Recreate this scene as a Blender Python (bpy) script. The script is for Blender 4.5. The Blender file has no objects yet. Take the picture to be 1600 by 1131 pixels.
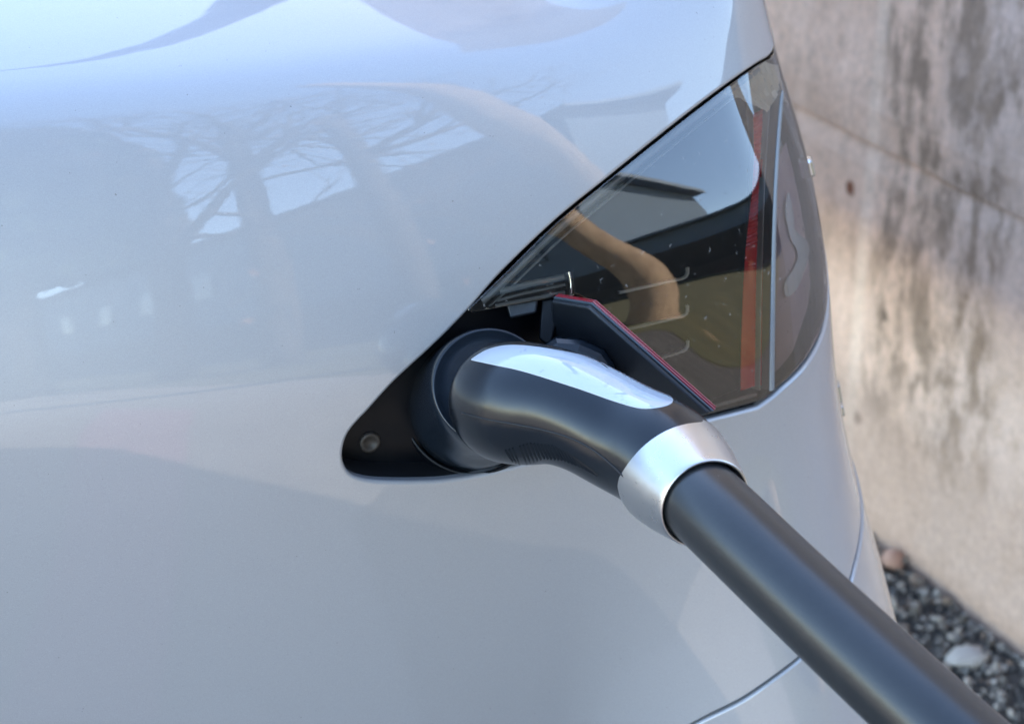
import bpy, bmesh, math, random
import numpy as np
from mathutils import Vector, Matrix
from mathutils.geometry import delaunay_2d_cdt
random.seed(7); rng = np.random.default_rng(7)
R = math.radians
sc = bpy.context.scene

# ------------------------------------------------------------------ camera
F_PX = 3000.0; CAM = np.array([0.0, 0.0, 1.19]); PITCH = R(25); YAW = R(15)
cd = bpy.data.cameras.new('camera'); cam = bpy.data.objects.new('camera', cd)
sc.collection.objects.link(cam); sc.camera = cam
cam.location = CAM; cam.rotation_euler = (R(90) - PITCH, 0, -YAW)
cd.sensor_width = 36; cd.lens = 36 * F_PX / 1600
cd.clip_start = 0.05; cd.clip_end = 2000
cd.dof.use_dof = True; cd.dof.focus_distance = 0.90; cd.dof.aperture_fstop = 13.0
# ------------------------------------------------------------------ light
SUN_AZ = R(36); SUN_EL = R(40)           # azimuth measured from +Y towards +X
w = bpy.data.worlds.new('World'); sc.world = w; w.use_nodes = True
nt = w.node_tree; nt.nodes.clear()
sky = nt.nodes.new('ShaderNodeTexSky'); sky.sky_type = 'NISHITA'; sky.sun_disc = False
sky.sun_elevation = SUN_EL; sky.sun_rotation = SUN_AZ
sky.air_density = 1.0; sky.dust_density = .3; sky.ozone_density = .1
bgn = nt.nodes.new('ShaderNodeBackground'); bgn.inputs[1].default_value = 0.15
wo = nt.nodes.new('ShaderNodeOutputWorld')
nt.links.new(sky.outputs[0], bgn.inputs[0]); nt.links.new(bgn.outputs[0], wo.inputs[0])
sd = bpy.data.lights.new('sun', 'SUN'); sd.energy = 4.0; sd.angle = R(0.5); sd.color = (1, .93, .82)
so = bpy.data.objects.new('sun', sd); sc.collection.objects.link(so)
sdir = Vector((math.sin(SUN_AZ) * math.cos(SUN_EL), math.cos(SUN_AZ) * math.cos(SUN_EL), math.sin(SUN_EL)))
so.rotation_euler = (-sdir).to_track_quat('-Z', 'Y').to_euler()
sc.view_settings.view_transform = 'Standard'; sc.view_settings.look = 'None'
sc.view_settings.gamma = 1; sc.view_settings.exposure = 2.75
sc.cycles.max_bounces = 12; sc.cycles.transparent_max_bounces = 16

# ------------------------------------------------------------------ projection
Rm = np.array(cam.rotation_euler.to_matrix())
RIGHT, UP, FWD = Rm[:, 0], Rm[:, 1], -Rm[:, 2]
def proj(P):
    d = np.asarray(P) - CAM
    z = d @ FWD
    return np.stack([800 + F_PX * (d @ RIGHT) / z, 565.5 - F_PX * (d @ UP) / z], -1)
def ray(px, py):
    return FWD + RIGHT * (px - 800) / F_PX - UP * (py - 565.5) / F_PX
def at(px, py, depth):
    return CAM + ray(px, py) * depth
def on_ground(px, py, z=0.0):
    r = ray(px, py); return CAM + r * ((z - CAM[2]) / r[2])

# ------------------------------------------------------------------ materials
def mat(name, base=(.5, .5, .5), rough=.5, metal=0, coat=0, coat_rough=.02, ior=1.5, spec=.5):
    m = bpy.data.materials.new(name); m.use_nodes = True
    p = m.node_tree.nodes['Principled BSDF']
    p.inputs['Base Color'].default_value = (*base, 1); p.inputs['Roughness'].default_value = rough
    p.inputs['Metallic'].default_value = metal; p.inputs['IOR'].default_value = ior
    p.inputs['Coat Weight'].default_value = coat; p.inputs['Coat Roughness'].default_value = coat_rough
    p.inputs['Specular IOR Level'].default_value = spec
    return m
def N(m, t, **k):
    n = m.node_tree.nodes.new(t)
    for a, b in k.items(): setattr(n, a, b)
    return n
def lk(m, a, b): m.node_tree.links.new(a, b)
def P_(m): return m.node_tree.nodes['Principled BSDF']
def coords(m, scale=(1, 1, 1), kind='Object'):
    tc = N(m, 'ShaderNodeTexCoord'); mp = N(m, 'ShaderNodeMapping')
    mp.inputs['Scale'].default_value = scale; lk(m, tc.outputs[kind], mp.inputs['Vector']); return mp.outputs[0]
def noise(m, vec, scale, detail=4, rough=.6):
    n = N(m, 'ShaderNodeTexNoise'); n.inputs['Scale'].default_value = scale
    n.inputs['Detail'].default_value = detail; n.inputs['Roughness'].default_value = rough
    lk(m, vec, n.inputs['Vector']); return n.outputs['Fac']
def ramp(m, fac, stops):
    r = N(m, 'ShaderNodeValToRGB'); e = r.color_ramp.elements
    while len(e) < len(stops): e.new(.5)
    for k, (p, c) in enumerate(stops):
        e[k].position = p; e[k].color = (*c, 1) if len(c) == 3 else c
    lk(m, fac, r.inputs[0]); return r.outputs[0]
def mixc(m, fac, a, b, mode='MIX'):
    n = N(m, 'ShaderNodeMix', data_type='RGBA', blend_type=mode)
    for s, v in ((n.inputs[0], fac), (n.inputs[6], a), (n.inputs[7], b)):
        if hasattr(v, 'links') or hasattr(v, 'is_linked'): lk(m, v, s)
        else: s.default_value = v if isinstance(v, (int, float)) else (*v, 1)
    return n.outputs[2]
def bump(m, h, strength, dist):
    b = N(m, 'ShaderNodeBump'); b.inputs['Strength'].default_value = strength; b.inputs['Distance'].default_value = dist
    lk(m, h, b.inputs['Height']); return b
def grainy(m, scale, strength, dist, rlo=None, rhi=None):
    v = coords(m); n1 = noise(m, v, scale, 3)
    lk(m, bump(m, n1, strength, dist).outputs[0], P_(m).inputs['Normal'])
    if rlo is not None:
        n2 = noise(m, v, scale * .05, 4)
        r = N(m, 'ShaderNodeMapRange'); r.inputs[1].default_value = .35; r.inputs[2].default_value = .65
        r.inputs[3].default_value = rlo; r.inputs[4].default_value = rhi
        lk(m, n2, r.inputs[0]); lk(m, r.outputs[0], P_(m).inputs['Roughness'])

paint = mat('silver_paint', (.50, .515, .54), .45, .30, 1.0, .004)
P_(paint).inputs['Coat IOR'].default_value = 1.62
_v = coords(paint); _n = noise(paint, _v, 2600, 2)
_dust = ramp(paint, noise(paint, _v, 420, 3, .5), [(.0, (1, 1, 1)), (.745, (1, 1, 1)), (.775, (.55, .53, .5)), (1, (.5, .5, .5))])
lk(paint, mixc(paint, 1.0, ramp(paint, _n, [(.3, (.310, .312, .322)), (.7, (.378, .380, .392))]), _dust, 'MULTIPLY'), P_(paint).inputs['Base Color'])
_b = bump(paint, _n, .06, .0003); lk(paint, _b.outputs[0], P_(paint).inputs['Normal'])
_b2 = bump(paint, noise(paint, _v, 160, 2), .03, .0003); lk(paint, _b2.outputs[0], P_(paint).inputs['Coat Normal'])

dark_plastic = mat('black_port_plastic', (.002, .003, .005), .5, spec=.22); grainy(dark_plastic, 1500, .25, .0003, .35, .5)
door_plastic = mat('dark_grey_door_plastic', (.012, .014, .017), .34); grainy(door_plastic, 1800, .25, .0003, .32, .48)
grip_plastic = mat('black_grip_plastic', (.004, .006, .009), .22); grainy(grip_plastic, 2600, .06, .0002, .18, .24)
shroud_plastic = mat('satin_black_plastic', (.008, .012, .018), .22); grainy(shroud_plastic, 2600, .08, .0002, .19, .25)
white_inlay = mat('white_gloss_inlay', (.66, .69, .72), .08, 0, 1, .02)
_v = coords(white_inlay, (1, 1, 1)); _n = noise(white_inlay, _v, 160, 6, .7)
lk(white_inlay, ramp(white_inlay, _n, [(0, (.42, .46, .51)), (.60, (.40, .44, .49)), (.72, (.28, .31, .35))]), P_(white_inlay).inputs['Base Color'])
ring_metal = mat('satin_aluminium', (.58, .575, .57), .30, 1.0); grainy(ring_metal, 3000, .12, .0002, .27, .33)
cable_rubber = mat('grey_black_cable_sheath', (.012, .013, .014), .30, spec=.6)
_v = coords(cable_rubber); _n = noise(cable_rubber, _v, 900, 3)
lk(cable_rubber, bump(cable_rubber, _n, .22, .0003).outputs[0], P_(cable_rubber).inputs['Normal'])
lk(cable_rubber, ramp(cable_rubber, noise(cable_rubber, _v, 260, 2, .4), [(0, (.010, .011, .012)), (.80, (.014, .015, .016)), (.84, (.15, .15, .15))]), P_(cable_rubber).inputs['Base Color'])
lamp_black = mat('lamp_housing_black', (.005, .005, .004), .35, spec=.15)
lamp_smoke = mat('lamp_inner_bezel', (.009, .007, .005), .35, .0, spec=.2)
lamp_clear = mat('lamp_clear_rib', (.46, .48, .50), .3, .2, .5)
chrome = mat('chrome_trim', (.85, .86, .88), .07, 1.0)
red_refl = mat('red_reflector', (.24, .002, .008), .15, 0, 1); P_(red_refl).inputs['Subsurface Weight'].default_value = 0
pink_refl = mat('pink_diffuser', (.50, .36, .39), .4)
gap_black = mat('gap_rubber', (.008, .008, .009), .6)
def lensmat(name, tint, ior, gl=1.0):
    m = bpy.data.materials.new(name); m.use_nodes = True; m.node_tree.nodes.clear()
    o = N(m, 'ShaderNodeOutputMaterial'); t = N(m, 'ShaderNodeBsdfTransparent'); g = N(m, 'ShaderNodeBsdfGlossy')
    t.inputs[0].default_value = (*tint, 1); g.inputs['Roughness'].default_value = .0; g.inputs[0].default_value = (gl, gl, gl, 1)
    f = N(m, 'ShaderNodeFresnel'); f.inputs[0].default_value = ior
    mx = N(m, 'ShaderNodeMixShader'); lk(m, f.outputs[0], mx.inputs[0]); lk(m, t.outputs[0], mx.inputs[1]); lk(m, g.outputs[0], mx.inputs[2])
    d = N(m, 'ShaderNodeBsdfDiffuse'); d.inputs[0].default_value = (.45, .43, .4, 1)
    v = coords(m); sp = ramp(m, noise(m, v, 330, 3, .55), [(0, (.002,) * 3), (.66, (.005,) * 3), (.75, (.30,) * 3)])
    mx2 = N(m, 'ShaderNodeMixShader'); lk(m, sp, mx2.inputs[0]); lk(m, mx.outputs[0], mx2.inputs[1]); lk(m, d.outputs[0], mx2.inputs[2])
    lk(m, mx2.outputs[0], o.inputs[0]); return m
lens_mat = lensmat('smoked_lens', (.80, .77, .72), 1.95)
red_lens = lensmat('red_lens', (.75, .05, .07), 1.6)

# ------------------------------------------------------------------ object helpers
def empty(name, loc, label, cat, rz=0, group=None):
    o = bpy.data.objects.new(name, None); sc.collection.objects.link(o)
    o.location = loc; o.rotation_euler = (0, 0, rz); o.empty_display_size = .05
    o['label'] = label; o['category'] = cat
    if group: o['group'] = group
    return o
def make(name, V, Fc, material, parent=None, normals=None, smooth=True, kind=None, label=None, cat=None):
    me = bpy.data.meshes.new(name)
    V = np.asarray(V, float)
    if parent is not None:
        M = np.eye(4)
        q = parent; chain = []
        while q is not None: chain.append(q); q = q.parent
        # parents only carry translation (and are parented without rotation)
        off = sum((np.array(c.location) for c in chain), np.zeros(3)); V = V - off
    me.from_pydata([tuple(map(float, v)) for v in V], [], [tuple(int(i) for i in f) for f in Fc])
    if smooth:
        me.polygons.foreach_set('use_smooth', [True] * len(me.polygons))
    if normals is not None:
        me.normals_split_custom_set_from_vertices([tuple(map(float, n)) for n in normals])
    me.materials.append(material); me.update()
    o = bpy.data.objects.new(name, me); sc.collection.objects.link(o)
    if parent is not None: o.parent = parent
    if kind: o['kind'] = kind
    if label: o['label'] = label
    if cat: o['category'] = cat
    return o
class Soup:
    def __init__(s): s.V = []; s.F = []; s.Nn = []; s.n = 0
    def add(s, V, Fc, Nr=None):
        V = np.asarray(V, float)
        s.V.append(V); s.F += [tuple(int(i) + s.n for i in f) for f in Fc]
        s.Nn.append(np.asarray(Nr, float) if Nr is not None else None); s.n += len(V); return s
    def make(s, name, m, parent=None, **k):
        V = np.concatenate(s.V); nr = None
        if all(x is not None for x in s.Nn): nr = np.concatenate(s.Nn)
        return make(name, V, s.F, m, parent, normals=nr, **k)
def box(c, size, rot=None):
    c = np.asarray(c, float); h = np.asarray(size, float) / 2
    v = np.array([[x, y, z] for x in (-1, 1) for y in (-1, 1) for z in (-1, 1)]) * h
    if rot is not None: v = v @ np.asarray(rot).T
    f = [(0, 1, 3, 2), (4, 6, 7, 5), (0, 4, 5, 1), (2, 3, 7, 6), (0, 2, 6, 4), (1, 5, 7, 3)]
    return v + c, f
def bevel_mesh(o, width, seg=2, angle=40):
    md = o.modifiers.new('bevel', 'BEVEL'); md.width = width; md.segments = seg; md.limit_method = 'ANGLE'; md.angle_limit = R(angle)
    md.harden_normals = False
def grid_faces(nu, nv, cu=False, cv=False):
    f = []
    for i in range(nu if cu else nu - 1):
        for j in range(nv if cv else nv - 1):
            a, b = i * nv + j, ((i + 1) % nu) * nv + j
            c, d = ((i + 1) % nu) * nv + (j + 1) % nv, i * nv + (j + 1) % nv
            f.append((a, b, c, d))
    return f
def smooth_table(x, y, step, sigma):
    xs = np.arange(x[0], x[-1] + step, step); ys = np.interp(xs, x, y)
    n = int(4 * sigma / step); k = np.exp(-.5 * (np.arange(-n, n + 1) * step / sigma) ** 2); k /= k.sum()
    yp = np.concatenate([np.full(n, ys[0]), ys, np.full(n, ys[-1])])
    return xs, np.convolve(yp, k, 'valid')
def spline(pts, per=12, closed=False):
    p = np.asarray(pts, float); n = len(p); out = []
    for i in range(n if closed else n - 1):
        if closed: a, b, c, d = p[i - 1], p[i], p[(i + 1) % n], p[(i + 2) % n]
        else: a, b, c, d = p[max(i - 1, 0)], p[i], p[i + 1], p[min(i + 2, n - 1)]
        for k in range(per):
            t = k / per
            out.append(.5 * ((2 * b) + (c - a) * t + (2 * a - 5 * b + 4 * c - d) * t * t + (3 * b - a - 3 * c + d) * t ** 3))
    if not closed: out.append(p[-1])
    return np.array(out)
def resample(p, step):
    p = np.asarray(p, float); d = np.r_[0, np.cumsum(np.linalg.norm(np.diff(p, axis=0), axis=1))]
    n = max(2, int(round(d[-1] / step)) + 1); t = np.linspace(0, d[-1], n)
    return np.stack([np.interp(t, d, p[:, k]) for k in range(p.shape[1])], -1)
def inside(poly, q):
    x, y = q[:, 0], q[:, 1]; c = np.zeros(len(q), bool); n = len(poly)
    for i in range(n):
        x1, y1 = poly[i]; x2, y2 = poly[(i + 1) % n]
        if y1 == y2: continue
        c ^= ((y1 > y) != (y2 > y)) & (x < (x2 - x1) * (y - y1) / (y2 - y1) + x1)
    return c

class Surf:
    """parametric surface with numerical normals and pixel -> parameter solve (to read outlines off the photograph)"""
    eps = .0015
    def normal(s, q):
        e = s.eps; du = s.P(q + [e, 0]) - s.P(q - [e, 0]); dv = s.P(q + [0, e]) - s.P(q - [0, e])
        n = np.cross(du, dv); n /= np.linalg.norm(n, axis=1)[:, None] + 1e-12
        return n * s.sign
    def off(s, q, h): return s.P(q) + s.normal(q) * h
    def seed(s, us, vs):
        U, V = np.meshgrid(us, vs, indexing='ij'); q = np.stack([U.ravel(), V.ravel()], -1)
        P = s.P(q); n = s.normal(q); k = ((P - CAM) * n).sum(1) < 0
        s.sq = q[k]; s.sp = proj(P[k])
    def solve(s, px, h=0.0):
        px = np.asarray(px, float); out = []
        q = s.sq[np.array([np.argmin(((s.sp - p) ** 2).sum(1)) for p in px])].copy()
        for _ in range(12):
            f = lambda qq: proj(s.off(qq, h) if h else s.P(qq))
            e = 1e-4; r = f(q) - px; a = (f(q + [e, 0]) - f(q - [e, 0])) / (2 * e); b = (f(q + [0, e]) - f(q - [0, e])) / (2 * e)
            det = a[:, 0] * b[:, 1] - a[:, 1] * b[:, 0]; det = np.where(abs(det) < 1e3, 1e3 * np.sign(det + 1e-9), det)
            st = np.stack([(r[:, 0] * b[:, 1] - r[:, 1] * b[:, 0]) / det, (a[:, 0] * r[:, 1] - a[:, 1] * r[:, 0]) / det], -1)
            q -= np.clip(st, -.01, .01)
        return q

def cdt_region(surf, loops, step, keep, bounds, h=0.0, bulge=None):
    """fill the parameter plane inside `bounds` with triangles that follow the outlines `loops`; keep(centroids) selects"""
    (u0, u1), (v0, v1) = bounds
    us = np.arange(u0, u1 + step * .5, step); vs = np.arange(v0, v1 + step * .5, step)
    U, V = np.meshgrid(us, vs, indexing='ij'); U = U + (np.arange(len(vs)) % 2)[None, :] * step * .5 * 0
    g = np.stack([U.ravel(), V.ravel()], -1)
    L = np.concatenate(loops)
    ok = np.ones(len(g), bool)
    for i in range(0, len(L), 1):
        ok &= ((g - L[i]) ** 2).sum(1) > (step * .45) ** 2
    g = g[ok]
    pts = list(map(tuple, g)); edges = []
    for lp in loops:
        b = len(pts); pts += list(map(tuple, lp)); edges += [(b + k, b + (k + 1) % len(lp)) for k in range(len(lp))]
    r = delaunay_2d_cdt([Vector(p) for p in pts], edges, [], 0, 1e-6)
    q = np.array([tuple(v) for v in r[0]]); Fc = np.array([f for f in r[2] if len(f) == 3])
    c = q[Fc].mean(1); Fc = Fc[keep(c)]
    used = np.unique(Fc); remap = -np.ones(len(q), int); remap[used] = np.arange(len(used))
    q = q[used]; Fc = remap[Fc]
    P = surf.off(q, h) if h else surf.P(q); n = surf.normal(q)
    # wind to agree with the normals
    fn = np.cross(P[Fc[:, 1]] - P[Fc[:, 0]], P[Fc[:, 2]] - P[Fc[:, 0]])
    fl = (fn * n[Fc].mean(1)).sum(1) < 0; Fc[fl] = Fc[fl][:, ::-1]
    return P, Fc, n, q

def rim(surf, loop, closed, side, r, depth, h=0.0, nr=5, gapdepth=True):
    """rolled edge: quarter round of radius r leaving the surface at the outline, then a straight return of `depth`.
    side=+1: rolls to the left of the travelling direction in parameter space"""
    q = np.asarray(loop); n = len(q)
    P = surf.off(q, h) if h else surf.P(q); Nn = surf.normal(q)
    T = (np.roll(P, -1, 0) - np.roll(P, 1, 0)) if closed else np.gradient(P, axis=0)
    T /= np.linalg.norm(T, axis=1)[:, None] + 1e-12
    B = np.cross(Nn, T) * side
    rows, nrm = [], []
    for k in range(nr + 1):
        a = math.pi / 2 * k / nr
        rows.append(P + B * r * math.sin(a) - Nn * r * (1 - math.cos(a))); nrm.append(Nn * math.cos(a) + B * math.sin(a))
    rows.append(rows[-1] - Nn * depth); nrm.append(B)
    V = np.stack(rows, 1).reshape(-1, 3); NN = np.stack(nrm, 1).reshape(-1, 3); m = len(rows)
    Fc = grid_faces(n, m, cu=closed)
    Fa = np.array(Fc); fn = np.cross(V[Fa[:, 1]] - V[Fa[:, 0]], V[Fa[:, 2]] - V[Fa[:, 0]])
    fl = (fn * NN[Fa].mean(1)).sum(1) < 0; Fa[fl] = Fa[fl][:, ::-1]
    return V, Fa, NN

# ------------------------------------------------------------------ car body surface
class Body(Surf):
    sign = 1
    def __init__(s):
        ts = [0, .45, .62, .75, .87, .95, .988, 1.020, 1.065, 1.10, 1.18, 1.30, 1.8, 2.6]
        th = [-1.5, 0, 2.5, 7, 12, 16, 20, 42, 60, 70, 79, 85, 90, 92]
        s.ss, t = smooth_table(ts, np.radians(th), .0005, .008); s.th = t
        x = -.6 + np.r_[0, np.cumsum(np.cos(t[:-1]) * .0005)]; y = np.r_[0, np.cumsum(np.sin(t[:-1]) * .0005)]
        y += .835 - np.interp(.77, s.ss, y); s.x, s.y = x, y
        v1 = [0, .20, .33, .380, .402, .46, .50, .524, .536, .550, .59, .66, .9, 1.6]
        p1 = [-9, -4, -1, 1, 11, 17, 24, 31, 46, 65, 71, 75, 80, 88]
        v2 = [0, .17, .27, .31, .34, .40, .44, .47, .50, .53, .57, .60, .66, .9, 1.6]
        p2 = [16, 18, 13, 8, 7, 13, 19, 20, 19, 15, 18, 38, 58, 80, 88]
        s.vv, a = smooth_table(v1, np.radians(p1), .0005, .006); _, b = smooth_table(v2, np.radians(p2), .0005, .010)
        L = min(len(a), len(b)); s.vv = s.vv[:L]; a, b = a[:L], b[:L]
        def integ(a):
            z = np.r_[0, np.cumsum(np.cos(a[:-1]) * .0005)]; d = np.r_[0, np.cumsum(np.sin(a[:-1]) * .0005)]
            i = int(.36 / .0005); return z - z[i] + .76, d - d[i]
        s.z1, s.d1 = integ(a); s.z2, s.d2 = integ(b)
    def P(s, q):
        u, v = q[:, 0], q[:, 1]
        x = np.interp(u, s.ss, s.x); y = np.interp(u, s.ss, s.y); th = np.interp(u, s.ss, s.th)
        w = np.clip((u - .86) / .18, 0, 1); w = w * w * (3 - 2 * w)
        k = np.clip((u - .45) / .5, 0, 1); k = k * k * (3 - 2 * k)
        va = v - .022 * k * np.exp(-((v - .40) / .09) ** 2)
        z = np.interp(va, s.vv, s.z1) * (1 - w) + np.interp(v, s.vv, s.z2) * w
        d = np.interp(va, s.vv, s.d1) * (1 - w) + np.interp(v, s.vv, s.d2) * w
        # insets lean along a softened inward direction so that the corner never folds
        g = np.clip(d / .12, 0, 1); tn = th * (1 - .35 * g)
        return np.stack([x - np.sin(tn) * d, y + np.cos(tn) * d, z], -1)
body = Body(); body.seed(np.arange(.3, 1.25, .006), np.arange(.02, 1.1, .006))
# the bumper skin stands slightly proud of the quarter panel
def px_line(surf, pts, step=6, sp=True, h=0.0):
    p = spline(pts) if sp else np.asarray(pts, float)
    return surf.solve(resample(p, step), h)

# opening of the lamp and the charge port, read off the photograph
diag = [(1188, 90), (1147, 117), (1086, 162), (1025, 210), (944, 275), (863, 341), (781, 420), (727, 481), (675, 534), (614, 591), (573, 636)]
round_ = [(573, 636), (544, 668), (532, 693), (530, 721), (540, 742), (561, 753), (601, 758), (683, 757), (748, 748), (805, 735), (858, 723), (980, 693), (1105, 662)]
low = [(1105, 662), (1153, 650), (1186, 641)]
low2 = [(1186, 641), (1210, 624), (1232, 604)]
o_front = np.concatenate([px_line(body, diag), px_line(body, round_)[1:], px_line(body, low)[1:], px_line(body, low2)[1:]])
e_ = o_front[-1]; s_ = o_front[0]
print('opening start uv', s_, 'end uv', e_)
rear_low = spline([e_, (1.045, .338), (1.088, .352), (1.14, .385), (1.24, .435), (1.40, .46)], 8)[1:]
rear_up = spline([(1.40, .52), (1.30, .518), (1.16, .511), (1.085, .505), s_], 8)[:-1]
opening = np.concatenate([o_front, rear_low, rear_up])
# bumper seam
seam = np.concatenate([px_line(body, [(1060, 1138), (1105, 1114), (1160, 1086), (1215, 1048), (1255, 1015), (1295, 965), (1322, 915), (1335, 870)], 8)])
print('seam uv', seam[0], seam[-1])
se = seam[-1]
seam = np.concatenate([spline([(.55, .03), (seam[0][0] - .05, seam[0][1] - .03), seam[0]], 8)[:-1], seam, spline([se, (se[0] + .03, se[1] + .007), (se[0] + .08, se[1] + .010), (1.4, se[1] + .012), (2.4, se[1] + .02)], 10)[1:]])

car = empty('car', (.1, 1.4, 0), 'silver car with a charging plug in the port beside its tail lamp', 'car')
UB, VB = (.0, 2.5), (.02, 1.5)
bump_poly = np.concatenate([seam, [(2.6, -.1), (.4, -.1)]])
def keep_panel(c): return ~inside(opening, c) & ~inside(bump_poly, c)
fine = ((.25, 1.3), (.02, 1.0))
Sp = Soup()
# fine region near the camera, coarse beyond
P0, F0, N0, _ = cdt_region(body, [opening, seam_l := np.concatenate([seam, [(2.45, .0), (.5, .0)]])], .0065,
    lambda c: keep_panel(c) & (c[:, 0] < 2.5), ((.0, 1.35), (.02, 1.1)))
Sp.add(P0, F0, N0)
V, Fc, Nr = rim(body, opening, True, +1, .0022, .003); Sp.add(V, Fc, Nr)
sm = seam[(seam[:, 0] > .4)]
V, Fc, Nr = rim(body, sm, False, -1, .0012, .012); Sp.add(V, Fc, Nr)
Sp.make('quarter_panel', paint, car)
V, Fc, Nr = rim(body, opening, True, +1, .0024, .022, h=-.0034); make('opening_seal', V, Fc, gap_black, car, normals=Nr)
# far side and roof deck, closed shell so the light does not leak in
U_, V_ = np.meshgrid(np.linspace(1.35, 2.5, 30), np.linspace(.02, 1.1, 50), indexing='ij')
# bumper
class Off(Surf):
    sign = 1
    def __init__(s, b, h): s.b, s.h = b, h
    def P(s, q): return s.b.P(q) + s.b.normal(q) * s.h
bumper = Off(body, .0012)
Bp = Soup(); bl = np.concatenate([seam - [0, .0046], [(2.45, .0), (.5, .0)]])
P0, F0, N0, _ = cdt_region(bumper, [bl], .008, lambda c: inside(bl, c), ((.4, 1.9), (.0, .5)))
Bp.add(P0, F0, N0); V, Fc, Nr = rim(bumper, sm - [0, .0046], False, +1, .0016, .012); Bp.add(V, Fc, Nr)
Bp.make('rear_bumper', paint, car)
print('panel done')

# rest of the shell behind the corner
def patch(surf, u0, u1, nu, v0, v1, nv, h=0.0):
    U, V = np.meshgrid(np.linspace(u0, u1, nu), np.linspace(v0, v1, nv), indexing='ij'); q = np.stack([U.ravel(), V.ravel()], -1)
    P = surf.off(q, h) if h else surf.P(q)
    Fa = np.array(grid_faces(nu, nv)); n = surf.normal(q)
    fn = np.cross(P[Fa[:, 1]] - P[Fa[:, 0]], P[Fa[:, 2]] - P[Fa[:, 0]]); fl = (fn * n[Fa].mean(1)).sum(1) < 0; Fa[fl] = Fa[fl][:, ::-1]
    return P, Fa, n
Sh = Soup(); Sh.add(*patch(body, 1.352, 2.45, 60, .36, 1.1, 60)); Sh.make('boot_lid', paint, car)
Ga = Soup(); Ga.add(*patch(body, .0, 2.45, 160, .0, 1.05, 80, -.034)); Ga.make('inner_shell', gap_black, car)

# ---- charge port pocket
pocket_px = spline([(781, 425), (727, 481), (675, 534), (614, 591), (573, 636), (544, 668), (532, 693), (530, 721), (540, 742), (561, 753), (601, 758), (683, 757), (748, 748), (805, 735), (858, 723), (980, 693), (1105, 662)], 6)
pk = body.solve(resample(pocket_px, 8)); pk2 = body.solve([(1125, 640), (1060, 540), (960, 440), (880, 380)])
pk = np.concatenate([pk, pk2])
def grow(poly, h):
    c = poly.mean(0); d = poly - c; return c + d * (1 + h / np.linalg.norm(d, axis=1))[:, None]
pg = grow(pk, .006)
P0, F0, N0, _ = cdt_region(body, [pg], .006, lambda c: inside(pg, c), ((.5, 1.1), (.2, .6)), h=-.021)
po = make('port_pocket', P0, F0, dark_plastic, car, normals=N0)
def frame_at(surf, q, h=0.0):
    q = np.asarray(q, float).reshape(1, 2); n = surf.normal(q)[0]; p = surf.off(q, h)[0] if h else surf.P(q)[0]
    a = np.cross([0, 0, 1], n); a /= np.linalg.norm(a); b = np.cross(n, a)
    return p, a, b, n
def lathe(origin, axis, prof, seg=64, up=(0, 0, 1), sx=1.0, sy=1.0):
    """prof: list of (radius, height along axis)"""
    n = np.asarray(axis, float); n = n / np.linalg.norm(n); a = np.cross(up, n); a /= np.linalg.norm(a); b = np.cross(n, a)
    prof = np.asarray(prof, float); an = np.linspace(0, 2 * math.pi, seg, endpoint=False)
    V = [np.asarray(origin) + n * h + (a * math.cos(t) * sx + b * math.sin(t) * sy) * r for t in an for r, h in prof]
    return np.array(V), grid_faces(seg, len(prof), cu=True)
q = body.solve([(577, 690)], -.021)[0]; p, a, b, n = frame_at(body, q, -.021)
V, Fc = lathe(p, n, [(.0056, -.002), (.0056, .0012), (.0050, .0018), (.0035, .0018), (.0028, .0008), (.00001, .0008)], 32)
bm_ = mat('rubber_stop', (.035, .030, .026), .5)
make('rubber_stop', V, Fc, bm_, po)
# latch block hanging under the lamp foot, and the inner ledge
def pxbox(name, quad, d0, d1, m, parent, bev=.0012, surf=None):
    """block whose face is the pixel quad at camera depth d0 and which runs back to depth d1"""
    fr = [at(x, y, d0) for x, y in quad]; bk = [at(x, y, d1) + 0 for x, y in quad]
    dirv = np.mean(bk, 0) - np.mean(fr, 0); bk = [f + dirv for f in fr]
    n = len(quad); F_ = [tuple(range(n))[::-1], tuple(range(n, 2 * n))] + [(k, (k + 1) % n, n + (k + 1) % n, n + k) for k in range(n)]
    o = make(name, fr + bk, F_, m, parent, smooth=False); 
    me = o.data; b = bmesh.new(); b.from_mesh(me); bmesh.ops.recalc_face_normals(b, faces=b.faces); b.to_mesh(me); b.free()
    if bev: bevel_mesh(o, bev, 3)
    return o
dl = float((body.P(body.solve([(815, 480)]))[0] - CAM) @ FWD)
print('depth at latch', dl, 'ring', float((body.P(body.solve([(1040, 700)]))[0] - CAM) @ FWD), 'port', float((body.P(body.solve([(740, 630)]))[0] - CAM) @ FWD))
pxbox('latch_block', [(788, 468), (842, 462), (838, 489), (797, 498)], dl + .006, dl + .025, door_plastic, car)
pxbox('hinge_arm', [(846, 468), (880, 462), (860, 545), (842, 530)], dl + .012, dl + .03, dark_plastic, car)

pxbox('rounded_latch', [(846, 548), (852, 536), (868, 526), (908, 529), (945, 545), (963, 572), (960, 620), (850, 620)], dl - .010, dl + .018, shroud_plastic, car, .006)
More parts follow.
